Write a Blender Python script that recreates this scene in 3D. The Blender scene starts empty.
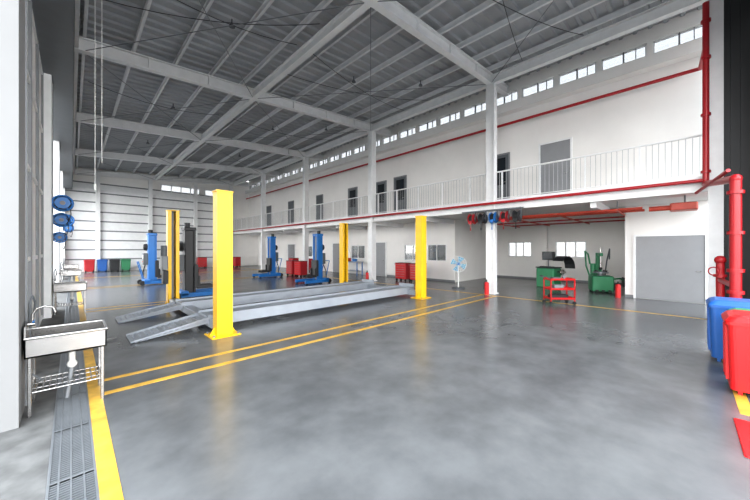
import bpy, math, random
from mathutils import Vector, Matrix
random.seed(3)
scene = bpy.context.scene

# ---------------------------------------------------------------- materials
def mat(name, col, rough=0.5, metal=0.0, var=0.06, scale=4.0, spec=0.5, bump=0.0, coat=0.0):
    m = bpy.data.materials.new(name); m.use_nodes = True
    nt = m.node_tree; n = nt.nodes; l = nt.links
    p = n['Principled BSDF']
    p.inputs['Roughness'].default_value = rough
    p.inputs['Metallic'].default_value = metal
    p.inputs['Specular IOR Level'].default_value = spec
    if coat: p.inputs['Coat Weight'].default_value = coat
    tc = n.new('ShaderNodeTexCoord'); no = n.new('ShaderNodeTexNoise')
    no.inputs['Scale'].default_value = scale; no.inputs['Detail'].default_value = 4
    l.new(tc.outputs['Object'], no.inputs['Vector'])
    r = n.new('ShaderNodeValToRGB')
    r.color_ramp.elements[0].position = 0.3; r.color_ramp.elements[1].position = 0.7
    r.color_ramp.elements[0].color = tuple(max(0, c*(1-var)) for c in col)+(1,)
    r.color_ramp.elements[1].color = tuple(min(1, c*(1+var)) for c in col)+(1,)
    l.new(no.outputs['Fac'], r.inputs['Fac']); l.new(r.outputs['Color'], p.inputs['Base Color'])
    if bump:
        b = n.new('ShaderNodeBump'); b.inputs['Strength'].default_value = bump
        l.new(no.outputs['Fac'], b.inputs['Height']); l.new(b.outputs['Normal'], p.inputs['Normal'])
    return m

WHITE = mat('white_paint', (.80,.785,.76), .6, var=.03, scale=1.2)
LWHITE = mat('jamb_white_darkened', (.20,.20,.20), .55, var=.05, scale=1.2)  # white near-left jamb, colour darkened to offset the strong sky light on it
STEELW = mat('white_steel', (.76,.765,.765), .45, var=.04)
DECK = mat('roof_deck_metal', (.38,.395,.41), .5, .1, var=.14, scale=.7)
PURL = mat('purlin_galvanised', (.68,.69,.70), .45, .1)
DARK = mat('dark_metal', (.018,.019,.021), .5)
DGREY = mat('grey_header', (.10,.11,.12), .5)
GREY = mat('grey_door', (.27,.275,.285), .5, var=.03)
MGREY = mat('mid_grey', (.20,.21,.22), .5)
BLACK = mat('black_rubber', (.012,.012,.013), .5)
YEL = mat('yellow_paint', (.82,.48,.008), .38, var=.05)
YLINE = mat('yellow_line_paint', (.58,.34,.05), .45, var=.28, scale=6)
RED = mat('red_paint', (.38,.010,.016), .35, var=.05)
REDB = mat('red_plastic', (.54,.012,.014), .35, var=.04)
ORANGE = mat('weathered_red_paint', (.50,.06,.03), .45)
BLUE = mat('blue_paint', (.012,.15,.44), .35, var=.05)
BLUEB = mat('blue_plastic', (.015,.10,.34), .4)
GREEN = mat('green_paint', (.025,.21,.09), .4)
INOX = mat('stainless_steel', (.46,.45,.44), .25, .95, var=.05, scale=8)
ALU = mat('galvanised_steel', (.22,.235,.25), .42, .5, var=.08)
RAILM = mat('railing_paint', (.38,.39,.40), .5)
RUN = mat('light_grey_steel', (.31,.335,.37), .42, .25, var=.06)
CREAM = mat('white_plastic', (.75,.75,.73), .4)
SCREEN = mat('dark_screen', (.02,.025,.03), .15)

def floor_mat():
    m = bpy.data.materials.new('polished_concrete'); m.use_nodes = True
    nt = m.node_tree; n = nt.nodes; l = nt.links; p = n['Principled BSDF']
    tc = n.new('ShaderNodeTexCoord')
    a = n.new('ShaderNodeTexNoise'); a.inputs['Scale'].default_value=.5; a.inputs['Detail'].default_value=4; a.inputs['Roughness'].default_value=.5
    b = n.new('ShaderNodeTexNoise'); b.inputs['Scale'].default_value=2.2; b.inputs['Detail'].default_value=5; b.inputs['Roughness'].default_value=.55
    l.new(tc.outputs['Object'], a.inputs['Vector']); l.new(tc.outputs['Object'], b.inputs['Vector'])
    mx = n.new('ShaderNodeMath'); mx.operation='MULTIPLY_ADD'; mx.inputs[1].default_value=.5
    l.new(b.outputs['Fac'], mx.inputs[0]); 
    m2 = n.new('ShaderNodeMath'); m2.operation='MULTIPLY'; m2.inputs[1].default_value=.5
    l.new(a.outputs['Fac'], m2.inputs[0]); l.new(m2.outputs[0], mx.inputs[2])
    r = n.new('ShaderNodeValToRGB'); r.color_ramp.interpolation='EASE'
    r.color_ramp.elements[0].position=.25; r.color_ramp.elements[1].position=.75
    r.color_ramp.elements[0].color=(.075,.077,.08,1); r.color_ramp.elements[1].color=(.155,.158,.162,1)
    l.new(mx.outputs[0], r.inputs['Fac']); l.new(r.outputs['Color'], p.inputs['Base Color'])
    rr = n.new('ShaderNodeMapRange'); rr.inputs['From Min'].default_value=.25; rr.inputs['From Max'].default_value=.75
    rr.inputs['To Min'].default_value=.19; rr.inputs['To Max'].default_value=.27
    l.new(mx.outputs[0], rr.inputs['Value']); l.new(rr.outputs['Result'], p.inputs['Roughness'])
    p.inputs['Specular IOR Level'].default_value=.42
    return m
FLOOR = floor_mat()
OUTC = mat('outdoor_concrete', (.12,.12,.118), .85, var=.3, scale=5, bump=.1)

def glass_mat():
    m = bpy.data.materials.new('window_glass'); m.use_nodes=True
    nt=m.node_tree; n=nt.nodes; l=nt.links; n.clear()
    o=n.new('ShaderNodeOutputMaterial'); mix=n.new('ShaderNodeMixShader')
    t=n.new('ShaderNodeBsdfTransparent'); g=n.new('ShaderNodeBsdfGlossy'); g.inputs['Roughness'].default_value=.05
    t.inputs['Color'].default_value=(.38,.385,.39,1)
    mix.inputs[0].default_value=.12
    l.new(t.outputs[0],mix.inputs[1]); l.new(g.outputs[0],mix.inputs[2]); l.new(mix.outputs[0],o.inputs[0])
    return m
GLASS = glass_mat()

# ---------------------------------------------------------------- builder
class B:
    def __init__(s, name, origin=(0,0,0), rz=0.0):
        s.name=name; s.o=origin; s.rz=rz; s.v=[]; s.f=[]; s.mi=[]; s.mats=[]; s.sm=[]
    def _m(s,m):
        if m not in s.mats: s.mats.append(m)
        return s.mats.index(m)
    def add(s,vs,fs,m,smooth=False):
        k=len(s.v); s.v+= [tuple(v) for v in vs]; i=s._m(m)
        for f in fs: s.f.append([k+j for j in f]); s.mi.append(i); s.sm.append(smooth)
    def box(s,a,b,m,M=None):
        x0,x1=sorted((a[0],b[0]));y0,y1=sorted((a[1],b[1]));z0,z1=sorted((a[2],b[2]))
        vs=[Vector(p) for p in [(x0,y0,z0),(x1,y0,z0),(x1,y1,z0),(x0,y1,z0),(x0,y0,z1),(x1,y0,z1),(x1,y1,z1),(x0,y1,z1)]]
        if M: vs=[M@p for p in vs]
        s.add(vs,[(0,3,2,1),(4,5,6,7),(0,1,5,4),(1,2,6,5),(2,3,7,6),(3,0,4,7)],m)
    def bbox(s,a,b,m,c=.02):
        x0,x1=sorted((a[0],b[0]));y0,y1=sorted((a[1],b[1]));z0,z1=sorted((a[2],b[2]))
        def ring(z,i,cc):
            X0,X1,Y0,Y1=x0+i,x1-i,y0+i,y1-i
            return [(X0+cc,Y0,z),(X1-cc,Y0,z),(X1,Y0+cc,z),(X1,Y1-cc,z),(X1-cc,Y1,z),(X0+cc,Y1,z),(X0,Y1-cc,z),(X0,Y0+cc,z)]
        vs=ring(z0,c*.5,c)+ring(z0+c*.5,0,c)+ring(z1-c*.7,0,c)+ring(z1,c*.7,c)
        fs=[tuple(range(7,-1,-1)),tuple(range(24,32))]
        for r in range(3):
            for j in range(8):
                fs.append((r*8+j,r*8+(j+1)%8,(r+1)*8+(j+1)%8,(r+1)*8+j))
        s.add(vs,fs,m)
    def frustum(s,cx,cy,z0,z1,w0,d0,w1,d1,m):
        vs=[]
        for z,w,d in((z0,w0,d0),(z1,w1,d1)):
            vs+=[(cx-w/2,cy-d/2,z),(cx+w/2,cy-d/2,z),(cx+w/2,cy+d/2,z),(cx-w/2,cy+d/2,z)]
        s.add(vs,[(0,3,2,1),(4,5,6,7),(0,1,5,4),(1,2,6,5),(2,3,7,6),(3,0,4,7)],m)
    def rfrustum(s,z0,z1,w0,d0,w1,d1,m,c=.06,k=4):   # rounded-corner frustum
        vs=[]
        for z,w,d in((z0,w0,d0),(z1,w1,d1)):
            for q,(sx,sy) in enumerate(((1,1),(-1,1),(-1,-1),(1,-1))):
                for i in range(k+1):
                    t=math.pi/2*(q+i/k); vs.append((sx*(w/2-c)+c*math.cos(t),sy*(d/2-c)+c*math.sin(t),z))
        n=4*(k+1)
        s.add(vs,[(i,(i+1)%n,n+(i+1)%n,n+i) for i in range(n)]+[tuple(range(n))[::-1],tuple(range(n,2*n))],m)
    def cyl(s,p0,p1,r,m,seg=14,r2=None):
        p0=Vector(p0);p1=Vector(p1);r2=r if r2 is None else r2
        d=(p1-p0).normalized(); a=Vector((0,0,1)) if abs(d.z)<.9 else Vector((1,0,0))
        u=d.cross(a).normalized(); w=d.cross(u)
        vs=[];
        for p,rr in((p0,r),(p1,r2)):
            for i in range(seg):
                t=2*math.pi*i/seg; vs.append(p+u*math.cos(t)*rr+w*math.sin(t)*rr)
        s.add(vs,[(i,(i+1)%seg,seg+(i+1)%seg,seg+i) for i in range(seg)],m,True)
        s.add(vs[:seg],[tuple(range(seg))[::-1]],m); s.add(vs[seg:],[tuple(range(seg))],m)
    def tube(s,pts,r,m,seg=10):
        for a,b in zip(pts[:-1],pts[1:]): s.cyl(a,b,r,m,seg)
        for p in pts[1:-1]: s.ball(p,r,m,seg)
    def ball(s,c,r,m,seg=10,sz=1.0):
        vs=[];rings=6
        for i in range(rings+1):
            ph=math.pi*i/rings
            for j in range(seg):
                t=2*math.pi*j/seg; vs.append((c[0]+r*math.sin(ph)*math.cos(t),c[1]+r*math.sin(ph)*math.sin(t),c[2]+r*sz*math.cos(ph)))
        s.add(vs,[(i*seg+j,(i+1)*seg+j,(i+1)*seg+(j+1)%seg,i*seg+(j+1)%seg) for i in range(rings) for j in range(seg)],m,True)
    def torus(s,c,axis,R,r,m,seg=24,k=8):
        ax=Vector(axis).normalized(); a=Vector((0,0,1)) if abs(ax.z)<.9 else Vector((1,0,0))
        u=ax.cross(a).normalized(); w=ax.cross(u); c=Vector(c); vs=[]
        for i in range(seg):
            t=2*math.pi*i/seg; dr=u*math.cos(t)+w*math.sin(t)
            for j in range(k):
                q=2*math.pi*j/k; vs.append(c+dr*(R+r*math.cos(q))+ax*r*math.sin(q))
        s.add(vs,[(i*k+j,((i+1)%seg)*k+j,((i+1)%seg)*k+(j+1)%k,i*k+(j+1)%k) for i in range(seg) for j in range(k)],m,True)
    def done(s):
        me=bpy.data.meshes.new(s.name); me.from_pydata(s.v,[],s.f)
        for m in s.mats: me.materials.append(m)
        for p,i,q in zip(me.polygons,s.mi,s.sm): p.material_index=i; p.use_smooth=q
        import bmesh
        bm=bmesh.new(); bm.from_mesh(me); bmesh.ops.recalc_face_normals(bm,faces=bm.faces[:]); bm.to_mesh(me); bm.free()
        me.update()
        o=bpy.data.objects.new(s.name,me); o.location=s.o; o.rotation_euler=(0,0,s.rz)
        scene.collection.objects.link(o); return o
def dup(o,loc,rz=0,scale=None):
    c=bpy.data.objects.new(o.name.split('.')[0],o.data); c.location=loc; c.rotation_euler=(0,0,rz)
    if scale: c.scale=scale
    scene.collection.objects.link(c); return c

# ---------------------------------------------------------------- constants
YC=[5.2,11.75,18.3,24.85,31.3]
YB=31.5; YE=-1.3
def zr(x): return 7.15+.07*x      # rafter underside

# ---------------------------------------------------------------- floor / ground
b=B('floor'); b.box((.135,YE,-.2),(18.6,YB,0),FLOOR); b.done()
b=B('ground_outside')
b.box((-60,-60,-.25),(-.13,90,-.02+.018),OUTC)
b.box((-.13,-60,-.3),(70,YE,-.03),OUTC); b.box((18.9,YE,-.3),(70,90,-.03),OUTC); b.box((-.13,YB+.25,-.3),(18.9,90,-.03),OUTC)
b.done()
b=B('drain_grate')
b.box((-.13,YE,-.2),(.135,YB,-.12),DARK)
b.box((-.13,YE,-.05),(-.115,YB,.004),ALU); b.box((.12,YE,-.05),(.135,YB,.004),ALU)
for x in (-.07,-.005,.065): b.box((x-.005,YE,-.03),(x+.005,YB,.003),ALU)
y=YE
while y<YB:
    st=.03 if y<12 else .09
    b.box((-.115,y,-.025),(.12,y+st*.3,.002),ALU); y+=st
y=YE
while y<YB: b.box((-.115,y,-.03),(.12,y+.02,.004),ALU); y+=.9
b.done()
b=B('floor_marking')
H=.003
b.box((.135,YE,0),(.25,YB,H),YLINE)
for yy in YC[:4]:
    b.box((.25,yy-.45,0),(10.85,yy-.35,H),YLINE)
    b.box((.25,yy+.05,0),(10.85,yy+.14,H),YLINE)
b.box((10.85,-.42,0),(10.95,YB,H),YLINE)
b.box((4.9,-.5,0),(10.85,-.40,H),YLINE)
b.done()
b=B('floor_mat'); b.bbox((3.9,-1.0,0.0),(4.72,-.34,.012),REDB,.01); b.done()

# ---------------------------------------------------------------- roof
b=B('ceiling')
dz=.62
def zd(x): return zr(x)+dz
xs0,xs1=-.55,13.3
b.add([(xs0,YE,zd(xs0)),(xs1,YE,zd(xs1)),(xs1,YB,zd(xs1)),(xs0,YB,zd(xs0)),
       (xs0,YE,zd(xs0)+.1),(xs1,YE,zd(xs1)+.1),(xs1,YB,zd(xs1)+.1),(xs0,YB,zd(xs0)+.1)],
      [(0,3,2,1),(4,5,6,7),(0,1,5,4),(1,2,6,5),(2,3,7,6),(3,0,4,7)],DECK)
y=YE+.2
while y<YB-.2:
    w=.14
    b.add([(xs0,y,zd(xs0)),(xs1,y,zd(xs1)),(xs1,y+w,zd(xs1)),(xs0,y+w,zd(xs0)),
           (xs0,y+.03,zd(xs0)-.06),(xs1,y+.03,zd(xs1)-.06),(xs1,y+w-.03,zd(xs1)-.06),(xs0,y+w-.03,zd(xs0)-.06)],
          [(4,5,6,7),(0,1,5,4),(1,2,6,5),(2,3,7,6),(3,0,4,7)],DECK)
    y+=.36
b.done()
b=B('roof_purlins')
x=.25
while x<13.2:
    z=zd(x)-.06
    b.box((x-.035,YE,z-.17),(x+.035,YB,z-.158),PURL); b.box((x-.008,YE,z-.158),(x+.008,YB,z-.012),PURL); b.box((x-.035,YE,z-.012),(x+.035,YB,z),PURL)
    x+=1.08
b.done()
def ibeamx(b,x0,x1,y,z0f,z1f,h,w,m):
    for (dy0,dy1,h0,h1) in ((-w/2,w/2,0,.03),(-.012,.012,.03,h-.03),(-w/2,w/2,h-.03,h)):
        vs=[(x0,y+dy0,z0f+h0),(x1,y+dy0,z1f+h0),(x1,y+dy1,z1f+h0),(x0,y+dy1,z0f+h0),
            (x0,y+dy0,z0f+h1),(x1,y+dy0,z1f+h1),(x1,y+dy1,z1f+h1),(x0,y+dy1,z0f+h1)]
        b.add(vs,[(0,3,2,1),(4,5,6,7),(0,1,5,4),(1,2,6,5),(2,3,7,6),(3,0,4,7)],m)
def ibeamy(b,y0,y1,x,z,h,w,m):
    b.box((x-w/2,y0,z),(x+w/2,y1,z+.03),m); b.box((x-.012,y0,z+.03),(x+.012,y1,z+h-.03),m); b.box((x-w/2,y0,z+h-.03),(x+w/2,y1,z+h),m)
b=B('roof_rafters')
for yy in [-1.1]+YC:
    ibeamx(b,.03,12.85,yy,zr(.03),zr(12.85),.38,.2,STEELW)
    for x in (1.7,3.4,6.7,8.4,10.1):
        b.box((x-.01,yy-.09,zr(x)+.03),(x+.01,yy+.09,zr(x)+.35),STEELW)
b.done()
b=B('ridge_beam'); ibeamy(b,YE,YB-.1,5.0,zr(5)-.0,.3,.18,STEELW); b.done()
b=B('eave_beam'); ibeamy(b,YE,YB-.1,11.4,zr(11.4)+.02,.34,.2,STEELW); b.box((.05,YE,zr(0)+.05),(.13,YB-.1,zr(0)+.3),STEELW); b.done()
b=B('roof_bracing')
yy=[-1.1]+YC
for i in range(5):
    for (xa,xb) in ((.2,5),(5,11.3)):
        for s in (0,1):
            a,c=(xa,xb) if s==0 else (xb,xa)
            b.cyl((a,yy[i],zr(a)+.02),(c,yy[i+1],zr(c)+.02),.011,MGREY,6)
for (x0,y0,x1,y1) in ((5.2,2.6,11.2,4.0),(5.2,3.9,11.2,2.2),(5.2,8.2,11.2,9.4),(5.2,9.9,11.2,8.0),(.4,8.2,4.8,8.2),(.4,9.6,4.8,7.0),(5.2,15,11.2,15),(.4,14.6,4.8,15)):
    pts=[]
    for k in range(9):
        t=k/8; x=x0+(x1-x0)*t; y=y0+(y1-y0)*t; pts.append((x,y,zr(x)+.35-.5*4*t*(1-t)*.5))
    b.tube(pts,.009,DARK,6)
for (x,y) in ((7.3,2.0),(9.6,7.2),(7.4,8.6),(3.0,8.4),(7.4,15),(9.6,13.4),(3,15),(8,21),(3,21)):
    b.cyl((x,y,zr(x)+.25),(x,y,zr(x)+.40),.02,DGREY,8); b.cyl((x,y,zr(x)+.2),(x,y,zr(x)+.26),.08,DGREY,16,.05)
b.done()

# ---------------------------------------------------------------- right side: columns, mezzanine
def hcol(b,x,y,z0,z1,m=STEELW,w=.3):
    b.box((x-w/2,y-w/2,z0),(x-w/2+.025,y+w/2,z1),m); b.box((x+w/2-.025,y-w/2,z0),(x+w/2,y+w/2,z1),m); b.box((x-w/2+.025,y-.012,z0),(x+w/2-.025,y+.012,z1),m)
    b.box((x-w/2+.025,y-w/2,z0),(x+w/2-.025,y-w/2+.01,z1),m)
for y in YC[:4]:
    b=B('steel_column'); hcol(b,11.4,y,0,zr(11.4)+.02); b.box((11.2,y-.2,0),(11.6,y+.2,.03),STEELW)
    b.cyl((11.2,y-.19,.03),(11.2,y-.19,7.9),.035,STEELW,10)
    b.box((11.22,y-.17,1.2),(11.25,y+.1,1.55),CREAM)
    b.done()
b=B('steel_column'); b.box((11.25,-.62,0),(11.45,-.44,zr(11.4)+.02),STEELW); b.box((11.22,-.66,0),(11.25,-.40,zr(11.4)),STEELW); b.done()

b=B('mezzanine_slab')
b.box((11.42,-.6,3.2),(12.9,YB,3.5),WHITE)
b.box((12.9,-.6,3.2),(18.6,8.25,3.5),WHITE); b.box((12.9,8.25,3.2),(14.1,YB,3.5),WHITE)
b.box((11.28,-.6,3.14),(11.42,YB,3.19),STEELW); b.box((11.34,-.6,3.19),(11.42,YB,3.47),STEELW); b.box((11.26,-.6,3.47),(11.42,YB,3.54),STEELW)
for y in [2.0,5.2,8.4,11.75,15,18.3,21.6,24.85,28]: b.box((11.5,y-.08,2.98),(13.9,y+.08,3.2),STEELW)
b.done()
b=B('mezzanine_railing')
y=-.4; X=11.5
b.cyl((X,-.4,4.62),(X,YB-.1,4.62),.028,STEELW,10); b.cyl((X,-.4,3.62),(X,YB-.1,3.62),.014,STEELW,8)
while y<YB-.1: b.box((X-.006,y-.006,3.62),(X+.006,y+.006,4.62),RAILM); y+=.13
y=-.4
while y<YB: b.box((X-.02,y-.02,3.5),(X+.02,y+.02,4.62),STEELW); y+=1.31
b.done()
b=B('wall_upper'); W=12.9
b.box((W,-.6,3.5),(W+.2,YB,7.72),WHITE); b.box((W,-.6,8.2),(W+.2,YB,zd(W)),WHITE)
y=-.6
while y<YB: b.box((W,y,7.72),(W+.2,y+.14,8.2),WHITE); y+=6.55/5
b.done()
b=B('trim_clerestory_ledge'); b.box((W-.35,-.6,7.28),(W,YB,7.34),WHITE); b.box((W-.35,-.6,7.34),(W-.31,YB,7.58),WHITE); b.box((W-.35,-.6,7.58),(W,YB,7.64),WHITE); b.done()
b=B('window_1')
b.box((W+.09,-.6,7.72),(W+.1,YB,8.2),GLASS)
y=-.6
while y<YB:
    b.box((W+.05,y+.14,7.72),(W+.12,y+.18,8.2),STEELW); b.box((W+.05,y+1.27,7.72),(W+.12,y+1.31,8.2),STEELW)
    b.box((W+.05,y+.14,7.72),(W+.12,y+1.31,7.76),STEELW); b.box((W+.05,y+.14,8.16),(W+.12,y+1.31,8.2),STEELW)
    b.box((W+.05,y+.70,7.72),(W+.12,y+.74,8.2),MGREY); b.box((W+.05,y+.4,7.72),(W+.10,y+.42,8.2),MGREY); y+=1.31
b.done()
dn=0
def door(X,y0,y1,z0,h,glass=False,double=False,dark=False):
    global dn; dn+=1
    b=B('door_%d'%dn); m=DGREY if dark else GREY
    b.box((X-.05,y0-.06,z0),(X,y0,z0+h+.06),STEELW if not dark else MGREY); b.box((X-.05,y1,z0),(X,y1+.06,z0+h+.06),STEELW if not dark else MGREY); b.box((X-.05,y0,z0+h),(X,y1,z0+h+.06),STEELW if not dark else MGREY)
    if double:
        ym=(y0+y1)/2; b.box((X-.03,y0,z0+.01),(X-.001,ym-.005,z0+h),m); b.box((X-.03,ym+.005,z0+.01),(X-.001,y1,z0+h),m)
        b.cyl((X-.06,ym-.08,z0+.95),(X-.06,ym-.08,z0+1.15),.012,INOX,8)
    else:
        b.box((X-.03,y0,z0+.01),(X-.001,y1,z0+h),m)
        if glass:
            b.box((X-.035,y0+.12,z0+.9),(X-.03,y1-.12,z0+h-.12),SCREEN)
        b.cyl((X-.08,y0+.08,z0+1.0),(X-.08,y0+.2,z0+1.0),.012,INOX,8); b.cyl((X-.08,y0+.08,z0+1.0),(X-.03,y0+.08,z0+1.0),.012,INOX,8)
    b.done()
door(W,2.93,3.93,3.5,2.2)
door(W,5.15,6.05,3.5,2.15,True,dark=True)
door(W,10.65,11.45,3.5,2.15,True,dark=True)
door(W,12.14,12.9,3.5,2.1,True,dark=True)
door(W,14.67,15.47,3.5,2.1,True,dark=True)
door(W,18.4,19.15,3.5,2.1,False,dark=True)
door(W,22.5,23.3,3.5,2.1,False,dark=True)
door(W,26.5,27.3,3.5,2.1,False,dark=True)
V=13.9
b=B('wall_right_lower')
b.box((V,-.8,0),(V+.2,1.49,3.2),WHITE); b.box((V+.2,1.3,0),(18.5,1.49,3.2),WHITE)
def wallx(b,X,t,y0,y1,z0,z1,holes):
    holes=sorted(holes); y=y0
    for (a,c,za,zb) in holes:
        b.box((X,y,z0),(X+t,a,z1),WHITE); b.box((X,a,z0),(X+t,c,za),WHITE); b.box((X,a,zb),(X+t,c,z1),WHITE); y=c
    b.box((X,y,z0),(X+t,y1,z1),WHITE)
OH=[(8.75,9.95,1.05,1.95),(10.35,11.6,1.05,1.95),(15,16.4,1.05,1.95),(20.4,22.2,1.05,1.95)]
wallx(b,V,.2,8.25,YB,0,3.2,OH)
b.box((V+.2,8.25,0),(18.5,8.42,3.2),WHITE)
b.box((V+1.8,8.42,0),(V+1.9,YB,3.2),WHITE)
b.done()
b=B('wall_recess'); RX=18.5
wallx(b,RX,.2,1.3,8.42,0,3.2,[(3.5,4.9,1.25,2.1),(6.1,7.4,1.25,2.1)])
b.box((RX-.3,5.25,0),(RX,5.5,3.2),WHITE); b.done()
wn=1
def window(X,y0,y1,z0,z1,n=2):
    global wn; wn+=1; b=B('window_%d'%wn); t=.04
    b.box((X-.02,y0,z0),(X+.06,y1,z0+t),STEELW); b.box((X-.02,y0,z1-t),(X+.06,y1,z1),STEELW)
    for i in range(n+1):
        y=y0+(y1-y0-t)*i/n; b.box((X-.02,y,z0+t),(X+.06,y+t,z1-t),STEELW)
    b.box((X+.02,y0,z0),(X+.03,y1,z1),GLASS)
    b.done()
for h in OH: window(V,*h)
window(RX,3.5,4.9,1.25,2.1,3); window(RX,6.1,7.4,1.25,2.1,3)
door(V,-.44,1.2,0,2.13)
door(V,13.1,14.0,0,2.1); door(V,24.0,25.2,0,2.1,double=True); door(V,17.6,18.5,0,2.1); door(V,28,29,0,2.1)
b=B('baseboard_right'); b.box((V-.02,8.25,0),(V,13.0,.1),MGREY); b.box((RX-.02,1.5,0),(RX,8.25,.1),MGREY); b.box((V-.02,1.26,0),(V,1.49,.1),MGREY); b.done()

# ---------------------------------------------------------------- back wall
b=B('wall_back')
zt=8.6
b.box((-.55,YB,0),(18.6,YB+.2,6.55),WHITE); b.box((-.55,YB,7.25),(18.6,YB+.2,zt),WHITE)
b.box((-.55,YB,6.55),(5.4,YB+.2,7.25),WHITE); b.box((8.4,YB,6.55),(8.8,YB+.2,7.25),WHITE); b.box((11,YB,6.55),(18.6,YB+.2,7.25),WHITE)
b.done()
b=B('wall_back_cladding')
z=.25
while z<6.4:
    b.box((-.4,YB-.05,z),(11.2,YB,z+.62),STEELW); b.box((-.4,YB-.02,z+.62),(11.2,YB,z+.72),MGREY); z+=.72
for x in (1.4,4.65,8.0,11.1):
    b.box((x-.13,YB-.3,0),(x+.13,YB-.05,zr(x)),STEELW)
b.box((-.3,YB-.25,6.2),(11.3,YB-.05,6.4),STEELW)
b.done()
for k,(x0,x1,n) in enumerate([(5.4,8.4,4),(8.8,11.0,3)]):
    wn+=1; b=B('window_%d'%wn)
    for i in range(n+1):
        x=x0+(x1-x0-.06)*i/n; b.box((x,YB-.03,6.61),(x+.06,YB+.06,7.19),STEELW)
    b.box((x0,YB-.03,6.55),(x1,YB+.06,6.61),STEELW); b.box((x0,YB-.03,7.19),(x1,YB+.06,7.25),STEELW); b.box((x0,YB+.02,6.55),(x1,YB+.03,7.25),GLASS); b.done()

# ---------------------------------------------------------------- left side
b=B('wall_left')
for i,y in enumerate(YC):
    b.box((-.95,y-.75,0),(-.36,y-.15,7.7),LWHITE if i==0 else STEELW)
    b.box((-.80,y-.15,0),(-.42,y+.55,7.7),STEELW)
    b.box((-.46,y+.55,0),(-.40,y+.62,6.0),MGREY)
    b.box((-.36,y-.18,0),(-.345,y-.15,6.0),MGREY)
    b.box((-.6,y+.9,0),(-.45,y+1.0,6.0),STEELW)
for i in range(4):
    y0=YC[i]+1.05; y1=YC[i+1]-.8
    for y in (y0,y1): b.box((-.62,y,0),(-.59,y+.04,6.0),STEELW)
b.done()
for (ya,yb) in ((6.25,7.85),(7.9,9.4),(9.45,10.95)):
    dn+=1; b=B('door_%d'%dn); 
    b.box((-.58,ya,.03),(-.53,yb,5.98),WHITE)
    for y in (ya,yb-.06): b.box((-.53,y,.03),(-.49,y+.06,5.98),MGREY)
    for z in (.03,1.5,3.0,4.5,5.9): b.box((-.53,ya+.06,z),(-.50,yb-.06,z+.07),STEELW)
    b.done()
b=B('shutter_header')
b.box((-.55,YE,6.0),(.02,YB-.3,6.08),DGREY); b.box((-.02,YE,6.08),(.02,YB-.3,7.2),DGREY); b.box((-.55,YE,6.08),(-.5,YB-.3,7.7),DGREY)
z=6.2
while z<7.1: b.box((.02,YE,z),(.035,YB-.3,z+.05),MGREY); z+=.22
b.done()

def sink(name,loc):
    b=B(name,loc)
    w,d,h=.62,.55,.80; t=.012
    for x in (.02,w-.05):
        for y in (.02,d-.05): b.bbox((x,y,0.0),(x+.032,y+.032,.62),INOX,.006)
    b.box((0,0,.60),(w,t,h),INOX); b.box((0,d-t,.60),(w,d,h),INOX); b.box((0,0,.60),(t,d,h+.12),INOX); b.box((w-t,0,.60),(w,d,h),INOX); b.box((0,0,.60),(w,d,.615),INOX)
    b.tube([(w*.0,0,h),(w,0,h),(w,d,h),(0,d,h)],.016,INOX,8)
    b.frustum(w/2,d/2,.56,.61,w*.5,d*.5,w*.95,d*.95,INOX)
    for y in (.035,d-.035): b.cyl((.03,y,.24),(w-.03,y,.24),.01,INOX,8)
    for x in (.035,w-.035): b.cyl((x,.03,.24),(x,d-.03,.24),.01,INOX,8)
    for i in range(1,12):
        x=.03+(w-.06)*i/12; b.cyl((x,.03,.245),(x,d-.03,.245),.005,INOX,6)
    for y in (.18,.36): b.cyl((.03,y,.235),(w-.03,y,.235),.007,INOX,6)
    b.cyl((w*.55,d/2,.40),(w*.55,d/2,.57),.028,CREAM,12); b.ball((w*.55,d/2,.40),.045,CREAM,10)
    b.tube([(w*.55,d/2,.38),(w*.55-.02,d/2,.2),(w*.55-.04,d/2,.03)],.02,MGREY,8)
    b.tube([(.04,d/2,.9),(.04,d/2,1.0),(.07,d/2,1.06),(.13,d/2,1.08),(.19,d/2,1.06),(.21,d/2,1.0)],.011,INOX,8)
    b.cyl((.0,d/2,.9),(.06,d/2,.9),.022,INOX,12); b.cyl((.05,d/2-.05,.93),(.05,d/2+.05,.93),.009,BLUE,8)
    b.tube([(.03,.5,.9),(.05,.48,1.1),(.03,.45,1.18),(.01,.43,1.1),(.01,.4,.7),(.02,.38,.35),(.1,.36,.27)],.009,DGREY,8)
    return b.done()
s1=sink('utility_sink',(-.34,4.62,0))
for y in YC[1:4]: dup(s1,(-.34,y-.58,0))
def reel(loc):
    b=B('hose_reel',loc)
    ax=(0,1,0)
    b.box((-.2,-.08,-.08),(-.02,.08,.08),DGREY)
    for y in (-.10,.10):
        for k in range(6):
            t=k*math.pi/3; b.cyl((0,y,0),(.2*math.cos(t),y,.2*math.sin(t)),.02,BLUE,6)
        b.torus((0,y,0),ax,.21,.025,BLUE)
        b.cyl((0,y-.02,0),(0,y+.02,0),.16,BLUE,24)
        b.cyl((0,y-.03,0),(0,y+.03,0),.06,MGREY,16)
    b.cyl((0,-.1,0),(0,.1,0),.08,BLUE,16)
    for k in range(4): b.torus((0,-.065+.043*k,0),ax,.15,.028,BLACK,24,6)
    b.tube([(.15,0,-.05),(.17,0,-.3),(.12,0,-.5),(.07,0,-.42)],.01,BLACK,8)
    return b.done()
r=reel((-.17,YC[1]-.45,2.88)); r.scale=(.9,.9,.9)
dup(r,(-.20,YC[1]+.05,2.48),0,(.8,.8,.8)); dup(r,(-.24,YC[1]+.4,2.02),0,(.65,.65,.65))
for y in YC[2:4]: dup(r,(-.15,y-.45,2.88))
b=B('pendant_cable')
for x,y,ze in ((.32,8.1,2.95),(.42,8.1,3.4)):
    b.cyl((x,y,ze),(x,y,7.75),.006,CREAM,6)
b.cyl((.32,8.1,2.85),(.32,8.1,2.97),.02,CREAM,8)
b.done()

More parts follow.
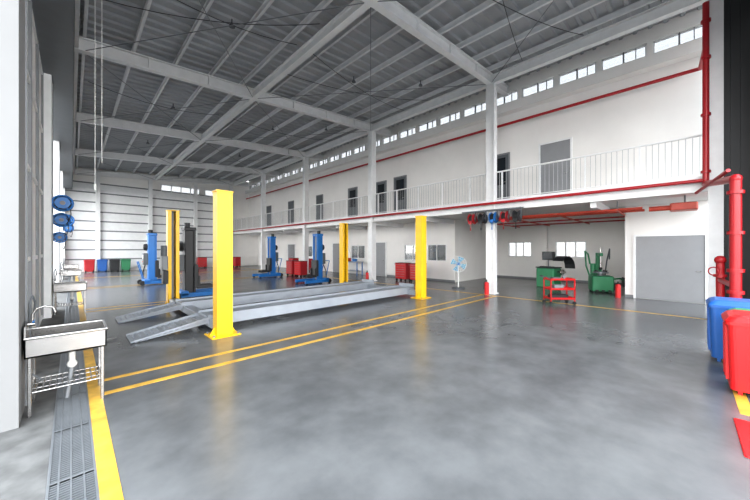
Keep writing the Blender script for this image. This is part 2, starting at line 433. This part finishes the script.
# ---------------------------------------------------------------- four post lift
b=B('four_post_lift')
PX=(2.13,8.62); PY=(6.45,10.7)
def post(px,py,sx,sy):
    w=.29; d=.25; t=.03; Hh=2.82
    yb=py-sy*d/2; yf=py+sy*d/2
    b.box((px-w/2,yb,.02),(px+w/2,yb+sy*t,Hh),YEL)
    b.box((px-w/2,yb+sy*t,.02),(px-w/2+t,yf,Hh),YEL); b.box((px+w/2-t,yb+sy*t,.02),(px+w/2,yf,Hh),YEL)
    b.box((px-w/2+t,yf-sy*t,.02),(px-w/2+.09,yf,Hh),YEL); b.box((px+w/2-.09,yf-sy*t,.02),(px+w/2-t,yf,Hh),YEL)
    b.box((px-w/2-.015,yb-sy*.015,Hh),(px+w/2+.015,yf+sy*.015,Hh+.025),YEL)
    b.bbox((px-.27,py-.25,0),(px+.27,py+.25,.025),YEL,.01)
    for ax in(-.22,.22):
        for ay in(-.20,.20): b.cyl((px+ax,py+ay,.02),(px+ax,py+ay,.06),.018,MGREY,6)
    for ax in (-1,1):
        x=px+ax*w/2
        b.add([(x,py-.01,.02),(x+ax*.1,py-.01,.02),(x,py-.01,.2),(x,py+.01,.02),(x+ax*.1,py+.01,.02),(x,py+.01,.2)],[(0,1,2),(3,5,4),(0,3,4,1),(1,4,5,2),(2,5,3,0)],YEL)
    b.box((px-.035,yb+sy*.05,.05),(px+.035,yb+sy*.08,Hh),MGREY)
    b.cyl((px+.06,yb+sy*.09,.1),(px+.06,yb+sy*.09,Hh),.01,BLACK,6)
for px in PX:
    post(px,PY[0],0,1); post(px,PY[1],0,-1)
    b.bbox((px-.11,PY[0]+.02,.08),(px+.11,PY[1]-.02,.24),RUN,.01)
for (y0,y1) in ((6.95,7.65),(9.05,9.75)):
    x0,x1=2.0,8.85
    b.bbox((x0,y0+.04,.20),(x1,y1-.04,.29),RUN,.01)
    for yy in (y0,y1-.04): b.box((x0,yy,.10),(x1,yy+.04,.33),RUN)
    b.box((x0+.1,y0+.1,.13),(x1-.1,y1-.1,.2),MGREY)
    b.box((x1,y0,.20),(x1+.04,y1,.42),RUN)
    L=1.25
    def zz(x): return .02+ (x-(x0-L))/L*.21
    for yy in (y0,y1-.03):
        xa,xb=x0-L,x0
        b.add([(xa,yy,0),(xb,yy,.16),(xb,yy,.28),(xa,yy,.04),(xa,yy+.03,0),(xb,yy+.03,.16),(xb,yy+.03,.28),(xa,yy+.03,.04)],
              [(0,1,2,3),(4,7,6,5),(0,4,5,1),(1,5,6,2),(2,6,7,3),(3,7,4,0)],RUN)
    n=13
    for i in range(n):
        xa=x0-L+L*i/n; xb=xa+L/n*.62
        b.add([(xa,y0,zz(xa)),(xb,y0,zz(xb)),(xb,y1,zz(xb)),(xa,y1,zz(xa)),(xa,y0,zz(xa)-.02),(xb,y0,zz(xb)-.02),(xb,y1,zz(xb)-.02),(xa,y1,zz(xa)-.02)],
              [(0,1,2,3),(4,7,6,5),(0,4,5,1),(1,5,6,2),(2,6,7,3),(3,7,4,0)],RUN)
    for yy in (y0+.2,y0+.35,y0+.5):
        xa,xb=x0-L,x0
        b.add([(xa,yy-.03,zz(xa)+.001),(xb,yy-.03,zz(xb)+.001),(xb,yy+.03,zz(xb)+.001),(xa,yy+.03,zz(xa)+.001),(xa,yy-.03,zz(xa)-.02),(xb,yy-.03,zz(xb)-.02),(xb,yy+.03,zz(xb)-.02),(xa,yy+.03,zz(xa)-.02)],
              [(0,1,2,3),(4,7,6,5),(0,4,5,1),(1,5,6,2),(2,6,7,3),(3,7,4,0)],RUN)
b.bbox((1.82,10.45,1.1),(1.97,10.75,1.5),MGREY,.02); b.cyl((1.89,10.6,1.5),(1.89,10.6,1.8),.08,DGREY,16); b.bbox((1.85,10.42,.7),(1.97,10.72,1.08),DARK,.02)
b.done()

# ---------------------------------------------------------------- mobile column lifts
def mlift(name,loc,rz,MM):
    b=B(name,loc,rz)
    b.bbox((-.17,-.2,.12),(.10,.2,2.35),MM,.02)
    b.box((.10,-.2,.12),(.16,-.14,2.4),MM); b.box((.10,.14,.12),(.16,.2,2.4),MM)
    b.bbox((-.19,-.22,2.35),(.18,.22,2.46),MM,.02)
    b.box((.10,-.05,.15),(.13,.05,2.3),MGREY)
    b.bbox((.10,-.24,.35),(.24,.24,1.15),DARK,.02)
    for y in (-.22,.14): 
        b.bbox((.2,y,.30),(.75,y+.08,.42),DARK,.01); b.box((.2,y,.42),(.3,y+.08,.75),DARK)
    for y in (-.50,.38):
        b.bbox((-.35,y,.06),(1.0,y+.12,.20),BLUE,.015); b.cyl((.92,y+.02,.07),(.92,y+.10,.07),.07,BLACK,16)
    b.bbox((-.35,-.5,.12),(-.12,.5,.26),BLUE,.015)
    for y in (-.4,.4): b.cyl((-.42,y-.04,.11),(-.42,y+.04,.11),.11,BLACK,18)
    b.bbox((-.36,-.17,.95),(-.17,.17,1.5),DGREY,.02); b.box((-.37,-.1,1.25),(-.36,.1,1.42),CREAM); b.cyl((-.37,-.08,1.1),(-.39,-.08,1.1),.03,REDB,12)
    b.tube([(-.35,-.22,.3),(-.55,-.22,1.1),(-.55,.22,1.1),(-.35,.22,.3)],.02,BLUE,8)
    b.cyl((-.06,0,2.46),(-.06,0,2.62),.09,DARK,16)
    b.tube([(-.25,.1,.95),(-.32,.25,.6),(-.3,.3,.25)],.02,BLACK,8)
    for k in range(3): b.torus((-.22-.04*k,0,1.78),(1,0,0),.15-.01*k,.025,BLACK,20,6)
    return b.done()
m1=mlift('mobile_column_lift',(2.75,18.1,0),0,BLUE)
dup(m1,(8.7,17.8,0),math.pi); dup(m1,(8.8,13.0,0),math.pi)
mlift('mobile_column_lift',(2.95,12.35,0),0,BLACK)

# ---------------------------------------------------------------- red pipes
b=B('fire_main_pipe')
b.cyl((11.08,-.36,3.3),(11.08,-.36,7.75),.06,RED,16)
for z in (3.6,5.0,6.4,7.3): b.cyl((11.08,-.36,z-.03),(11.08,-.36,z+.03),.09,RED,16)
b.tube([(11.08,-.36,6.7),(12.5,-.3,6.75),(12.5,YB-.4,6.75)],.05,RED,10)
b.tube([(11.12,-.36,3.4),(11.12,YB-.4,3.4)],.045,RED,10)
b.tube([(11.08,-.36,3.3),(8.75,-.66,3.0)],.075,RED,14)
b.tube([(11.08,-.2,3.1),(9.2,-.6,3.25)],.035,RED,10)
b.cyl((8.75,-.66,3.0),(8.75,-.66,.0),.08,RED,18); b.cyl((8.75,-.9,3.2),(8.75,-.9,0),.06,RED,14)
for z in (.9,1.3,2.0,2.75): b.cyl((8.75,-.66,z-.03),(8.75,-.66,z+.03),.115,RED,18)
b.ball((8.75,-.66,3.0),.09,RED,14)
b.cyl((10.4,-.56,.0),(10.4,-.56,1.45),.07,RED,16); b.ball((10.4,-.56,1.45),.10,RED,14)
for z in (.5,1.1): b.cyl((10.4,-.56,z-.03),(10.4,-.56,z+.03),.11,RED,16)
b.tube([(10.4,-.56,1.0),(8.75,-.66,1.0)],.05,RED,12)
b.torus((10.27,-.45,1.2),(1,-.6,0),.09,.013,RED,20,6)
b.done()
b=B('ceiling_pipe')
for x in (12.2,12.9): b.cyl((x,.9,2.93),(x,6.6,2.93),.04,ORANGE,10)
for y in (1.5,3.2,4.9,6.4): b.cyl((11.9,y,2.90),(17.5,y,2.90),.03,ORANGE,10)
for x in (14.6,16.4): b.cyl((x,1.5,2.9),(x,6.4,2.9),.03,RED,10)
for y in (1.5,4.9): 
    b.cyl((12.2,y,2.95),(12.2,y,3.2),.015,MGREY,6)
b.done()
b=B('roller_motor'); b.bbox((11.9,-.25,2.78),(12.5,.3,2.98),ORANGE,.03); b.cyl((12.2,.3,2.88),(12.2,.75,2.88),.07,ORANGE,14); b.cyl((12.2,0,2.98),(12.2,0,3.2),.02,MGREY,8); b.done()
b=B('wall_end_shutter')
b.box((11.46,-1.7,0),(11.6,-.64,8.4),DARK)
y=-1.65
while y<-.7: b.box((11.43,y,0),(11.46,y+.07,8.4),DARK); y+=.16
b.box((9.2,-1.5,0),(11.43,-1.3,8.3),DARK)
b.box((0,-1.5,6.8),(9.2,-1.3,7.7),DGREY)
b.done()

# ---------------------------------------------------------------- bins
def bin_(name,loc,m,w=.58,d=.6,h=.88):
    b=B(name,loc)
    b.rfrustum(.06,h,w*.90,d*.92,w,d,m)
    b.rfrustum(h-.06,h-.02,w+.04,d+.04,w+.04,d+.04,m)
    b.rfrustum(h-.02,h+.03,w+.05,d+.05,w*.97,d*.95,m); b.rfrustum(h+.03,h+.055,w*.97,d*.95,w*.8,d*.78,m)
    b.cyl((-w*.35,-d/2-.05,h+.0),(w*.35,-d/2-.05,h+.0),.018,m,10)
    for x in (-w*.35,w*.35): b.cyl((x-.03,-d*.40,.09),(x+.03,-d*.40,.09),.09,BLACK,16); b.box((x-.02,-d/2-.06,h-.05),(x+.02,-d/2,h),m)
    b.cyl((-w*.35,-d*.40,.09),(w*.35,-d*.40,.09),.012,MGREY,8)
    for x in (-w*.3,w*.3): b.box((x-.025,d*.3,0),(x+.025,d*.36,.08),m)
    for x in (-.15,0,.15): b.frustum(x,d*.470,.15,h-.1,.03,.05,.03,.06,m)
    return b.done()
bin_('wheelie_bin',(5.72,-.65,0),REDB); bin_('wheelie_bin',(6.45,-.70,0),GREEN,.5,.55,.82); bin_('wheelie_bin',(7.15,-.56,0),BLUEB)
for x,m in ((.9,RED),(1.6,BLUEB),(2.3,DARK),(2.95,GREEN)): bin_('wheelie_bin',(x,30.4,0),m)

# ---------------------------------------------------------------- tool trolleys
def trolley(name,loc,rz=0,drawers=False):
    b=B(name,loc,rz); w,d,h=.75,.42,.78
    for x in (-w/2,w/2-.03):
        for y in (-d/2,d/2-.03): b.box((x,y,.1),(x+.03,y+.03,h),REDB)
    for x in (-w/2+.02,w/2-.02):
        for y in (-d/2+.02,d/2-.02): b.cyl((x,y-.02,.05),(x,y+.02,.05),.05,BLACK,14); b.box((x-.01,y-.01,.05),(x+.01,y+.01,.12),MGREY)
    for z in (.16,.45,.74):
        b.box((-w/2,-d/2,z),(w/2,d/2,z+.015),REDB)
        b.box((-w/2,-d/2,z),(w/2,-d/2+.01,z+.06),REDB); b.box((-w/2,d/2-.01,z),(w/2,d/2,z+.06),REDB); b.box((-w/2,-d/2,z),(-w/2+.01,d/2,z+.06),REDB); b.box((w/2-.01,-d/2,z),(w/2,d/2,z+.06),REDB)
    b.tube([(-w/2,-d/2+.04,.8),(-w/2-.12,-d/2+.04,.86),(-w/2-.12,d/2-.04,.86),(-w/2,d/2-.04,.8)],.014,DGREY,8)
    b.bbox((-.25,-.12,.755),(.0,.1,.83),DGREY,.01); b.cyl((.15,0,.755),(.15,0,.9),.04,MGREY,12); b.bbox((-.2,-.1,.465),(.1,.1,.6),MGREY,.01); b.bbox((-.3,-.15,.175),(.2,.1,.3),DARK,.01)
    return b.done()
t1=trolley('tool_trolley',(10.75,2.75,0),math.radians(-45))
def cabinet(loc,rz=0,h=.95):
    b=B('tool_cabinet',loc,rz); b.bbox((-.24,-.36,.12),(.24,.36,h),RED,.015)
    n=6
    for i in range(n):
        z=.16+(h-.2)*i/n; b.box((-.255,-.33,z),(-.24,.33,z+(h-.2)/n-.02),REDB); b.box((-.27,-.28,z+.08),(-.255,.28,z+.095),ALU)
    b.box((-.25,-.37,h),(.25,.37,h+.02),BLACK)
    for x in (-.18,.18):
        for y in (-.3,.3): b.cyl((x,y-.02,.06),(x,y+.02,.06),.06,BLACK,14)
    b.tube([(-.2,.36,h-.08),(-.2,.46,h-.05),(.2,.46,h-.05),(.2,.36,h-.08)],.014,INOX,8)
    return b.done()
cabinet((12.6,9.6,0)); cabinet((12.6,10.6,0)); cabinet((10.0,16.6,0)); cabinet((10.0,17.6,0)); cabinet((12.9,22.5,0)); cabinet((12.9,20.2,0)); cabinet((7.0,30.2,0),math.pi/2); cabinet((8.2,30.2,0),math.pi/2); cabinet((11.0,29.6,0))

b=B('hose_reel_bank',(11.0,4.3,2.85))
b.box((-.05,-.35,.25),(.05,1.9,.3),DGREY)
for k in range(5):
    y=-.2+.42*k; m=(DARK,RED,BLUE,DARK,RED)[k]
    b.box((-.03,y-.14,-.1),(.03,y-.12,.25),DGREY)
    for s in (-.09,.09):
        b.torus((0,y+s,0),(0,1,0),.19,.015,m,20,6); b.cyl((0,y+s-.01,0),(0,y+s+.01,0),.17,m,20); b.cyl((0,y+s*1.2-.01,0),(0,y+s*1.2+.01,0),.05,MGREY,12)
    b.cyl((0,y-.09,0),(0,y+.09,0),.15,BLACK,20)
    b.bbox((-.20,y-.06,-.2),(-.12,y+.06,-.08),m,.01)
    b.tube([(-.12,y,-.1),(-.13,y,-.35)],.012,m,6); b.cyl((-.13,y,-.35),(-.13,y,-.45),.02,m,8)
for y in (-.3,1.8): b.cyl((0,y,.28),(.3,y,.32),.02,DGREY,6)
b.done()
b=B('pedestal_fan',(11.9,6.9,0),math.radians(35))
b.cyl((0,0,0),(0,0,.04),.28,DGREY,24); b.cyl((0,0,.04),(0,0,1.0),.025,CREAM,12); b.cyl((.0,0,1.05),(.16,0,1.05),.09,BLUE,16)
Z=1.05
for x in (-.09,.06): 
    b.torus((x,0,Z),(1,0,0),.34,.012,CREAM,28,6); b.torus((x,0,Z),(1,0,0),.24,.006,CREAM,28,6); b.torus((x,0,Z),(1,0,0),.12,.006,CREAM,28,6)
for i in range(20):
    t=2*math.pi*i/20; b.cyl((-.12,.05*math.cos(t),Z+.05*math.sin(t)),(-.09,.34*math.cos(t),Z+.34*math.sin(t)),.004,CREAM,4); b.cyl((-.09,.34*math.cos(t),Z+.34*math.sin(t)),(.06,.34*math.cos(t),Z+.34*math.sin(t)),.004,CREAM,4)
FB=mat('light_blue_blade',(.13,.38,.56),.4)
for i in range(4):
    t=2*math.pi*i/4+.4
    u=Vector((0,math.cos(t),math.sin(t))); w=Vector((0,-math.sin(t),math.cos(t))); cc=Vector((-.02,0,Z))
    vs=[cc+u*.05-w*.03+Vector((.02,0,0)),cc+u*.30-w*.13+Vector((.03,0,0)),cc+u*.31+w*.13-Vector((.03,0,0)),cc+u*.05+w*.03-Vector((.02,0,0))]
    b.add(vs,[(0,1,2,3)],FB)
b.done()
def ext(loc):
    b=B('fire_extinguisher',loc); b.cyl((0,0,0),(0,0,.42),.08,REDB,18); b.ball((0,0,.42),.08,REDB,14,.7); b.cyl((0,0,.46),(0,0,.55),.02,BLACK,8); b.box((-.1,-.012,.54),(.03,.012,.56),BLACK)
    b.tube([(0,.02,.5),(0,.1,.46),(0,.11,.2)],.011,BLACK,6); return b.done()
e=ext((11.0,5.2,0)); dup(e,(11.0,11.7,0)); dup(e,(11.0,18.2,0)); dup(e,(13.6,1.65,0))

def tyre_changer(loc,rz=0):
    b=B('tyre_changer',loc,rz)
    b.bbox((-.4,-.35,.05),(.4,.35,.65),GREEN,.04); b.cyl((0,0,.65),(0,0,.75),.1,MGREY,18); b.cyl((0,0,.75),(0,0,.80),.26,ALU,24)
    for x in (-.3,.3):
        for y in (-.27,.27): b.cyl((x,y,0),(x,y,.06),.05,DARK,12)
    for i in range(4):
        t=math.pi/4+i*math.pi/2; b.box((.2*math.cos(t)-.04,.2*math.sin(t)-.04,.8),(.2*math.cos(t)+.04,.2*math.sin(t)+.04,.86),DARK)
    b.bbox((.28,-.09,.6),(.46,.09,1.55),GREEN,.02); b.bbox((-.1,-.06,1.42),(.46,.06,1.54),GREEN,.02); b.cyl((0,0,.95),(0,0,1.75),.03,INOX,12); b.ball((0,0,.93),.06,DARK,10)
    b.bbox((-.1,-.55,.1),(.2,-.35,.35),DARK,.02); b.tube([(.1,-.35,.5),(.1,-.65,.55),(-.1,-.7,.5)],.03,GREEN,8); b.box((-.2,-.74,.25),(.15,-.70,.6),DARK)
    for y in (-.2,0,.2): b.box((-.55,y-.04,.08),(-.4,y+.04,.12),DARK)
    b.cyl((.55,.15,.3),(.55,.15,1.1),.1,GREEN,14)
    b.tube([(.46,-.2,.3),(.5,-.3,1.2),(.3,-.35,1.7),(.1,-.3,1.3)],.025,DGREY,8)
    b.tube([(.46,.2,.3),(.5,.4,1.0),(.4,.45,1.6),(.1,.4,1.5),(.0,.35,1.1)],.03,GREEN,8)
    return b.done()
tyre_changer((14.9,2.35,0),math.radians(20))
def balancer(loc,rz=0):
    b=B('wheel_balancer',loc,rz)
    b.bbox((-.3,-.45,.0),(.3,.35,.85),GREEN,.04); b.box((-.31,-.46,.85),(.31,.36,.9),DARK)
    for y in (-.3,-.15,0,.15): b.box((-.25,y-.05,.9),(-.05,y+.05,.93),DARK)
    b.cyl((0,-.45,.7),(0,-.8,.7),.03,INOX,12); b.cyl((0,-.62,.7),(0,-.68,.7),.12,INOX,20)
    for i in range(7):
        t0=math.radians(0+i*20); t1=math.radians(20+i*20); R=.55
        vs=[(R*math.cos(t0),-.9,.85+R*math.sin(t0)),(R*math.cos(t1),-.9,.85+R*math.sin(t1)),(R*math.cos(t1),-.48,.85+R*math.sin(t1)),(R*math.cos(t0),-.48,.85+R*math.sin(t0))]
        vs+=[(p[0]*.96,p[1],.85+(p[2]-.85)*.96) for p in vs]
        b.add(vs,[(0,1,2,3),(4,7,6,5),(0,4,5,1),(1,5,6,2),(2,6,7,3),(3,7,4,0)],DARK)
    b.cyl((.25,.1,.85),(.25,.1,1.3),.025,MGREY,10); b.bbox((.15,-.18,1.2),(.3,.35,1.58),DARK,.02); b.box((.14,-.13,1.25),(.15,.3,1.53),SCREEN)
    return b.done()
balancer((15.2,4.35,0),math.radians(-15)); 
b=B('workbench',(13.3,15.7,0))
b.bbox((-.3,-.9,.82),(.3,.9,.88),RUN,.01)
for x in (-.25,.2):
    for y in (-.85,.8): b.box((x,y,0),(x+.05,y+.05,.82),BLUE)
b.box((-.27,-.85,.25),(.27,.85,.28),RUN); b.bbox((-.1,-.5,.88),(.1,-.2,1.05),BLUE,.02); b.bbox((-.15,.2,.88),(.15,.7,1.1),RED,.02); b.done()

# ---------------------------------------------------------------- world
w=bpy.data.worlds.new('sky'); scene.world=w; w.use_nodes=True
n=w.node_tree.nodes; l=w.node_tree.links
bg=n['Background']; bg.inputs['Strength'].default_value=9.0
tc=n.new('ShaderNodeTexCoord'); sp=n.new('ShaderNodeSeparateXYZ'); rp=n.new('ShaderNodeValToRGB')
rp.color_ramp.elements[0].position=.0; rp.color_ramp.elements[0].color=(1,.99,.98,1); rp.color_ramp.elements[1].position=.7; rp.color_ramp.elements[1].color=(.86,.93,1,1)
l.new(tc.outputs['Generated'],sp.inputs[0]); l.new(sp.outputs['Z'],rp.inputs['Fac']); l.new(rp.outputs['Color'],bg.inputs['Color'])

# ---------------------------------------------------------------- camera
cd=bpy.data.cameras.new('camera'); cam=bpy.data.objects.new('camera',cd); scene.collection.objects.link(cam); scene.camera=cam
cd.sensor_width=36; cd.lens=36*306.5/750; cd.clip_start=.05
cd.shift_y=-1/750
cam.location=(0,0,1.7)
fx,fy=.703,.711
cam.rotation_euler=(math.pi/2,0,math.atan2(fy,fx)-math.pi/2)
scene.view_settings.view_transform='Standard'
scene.view_settings.look='None'
scene.view_settings.gamma=.90
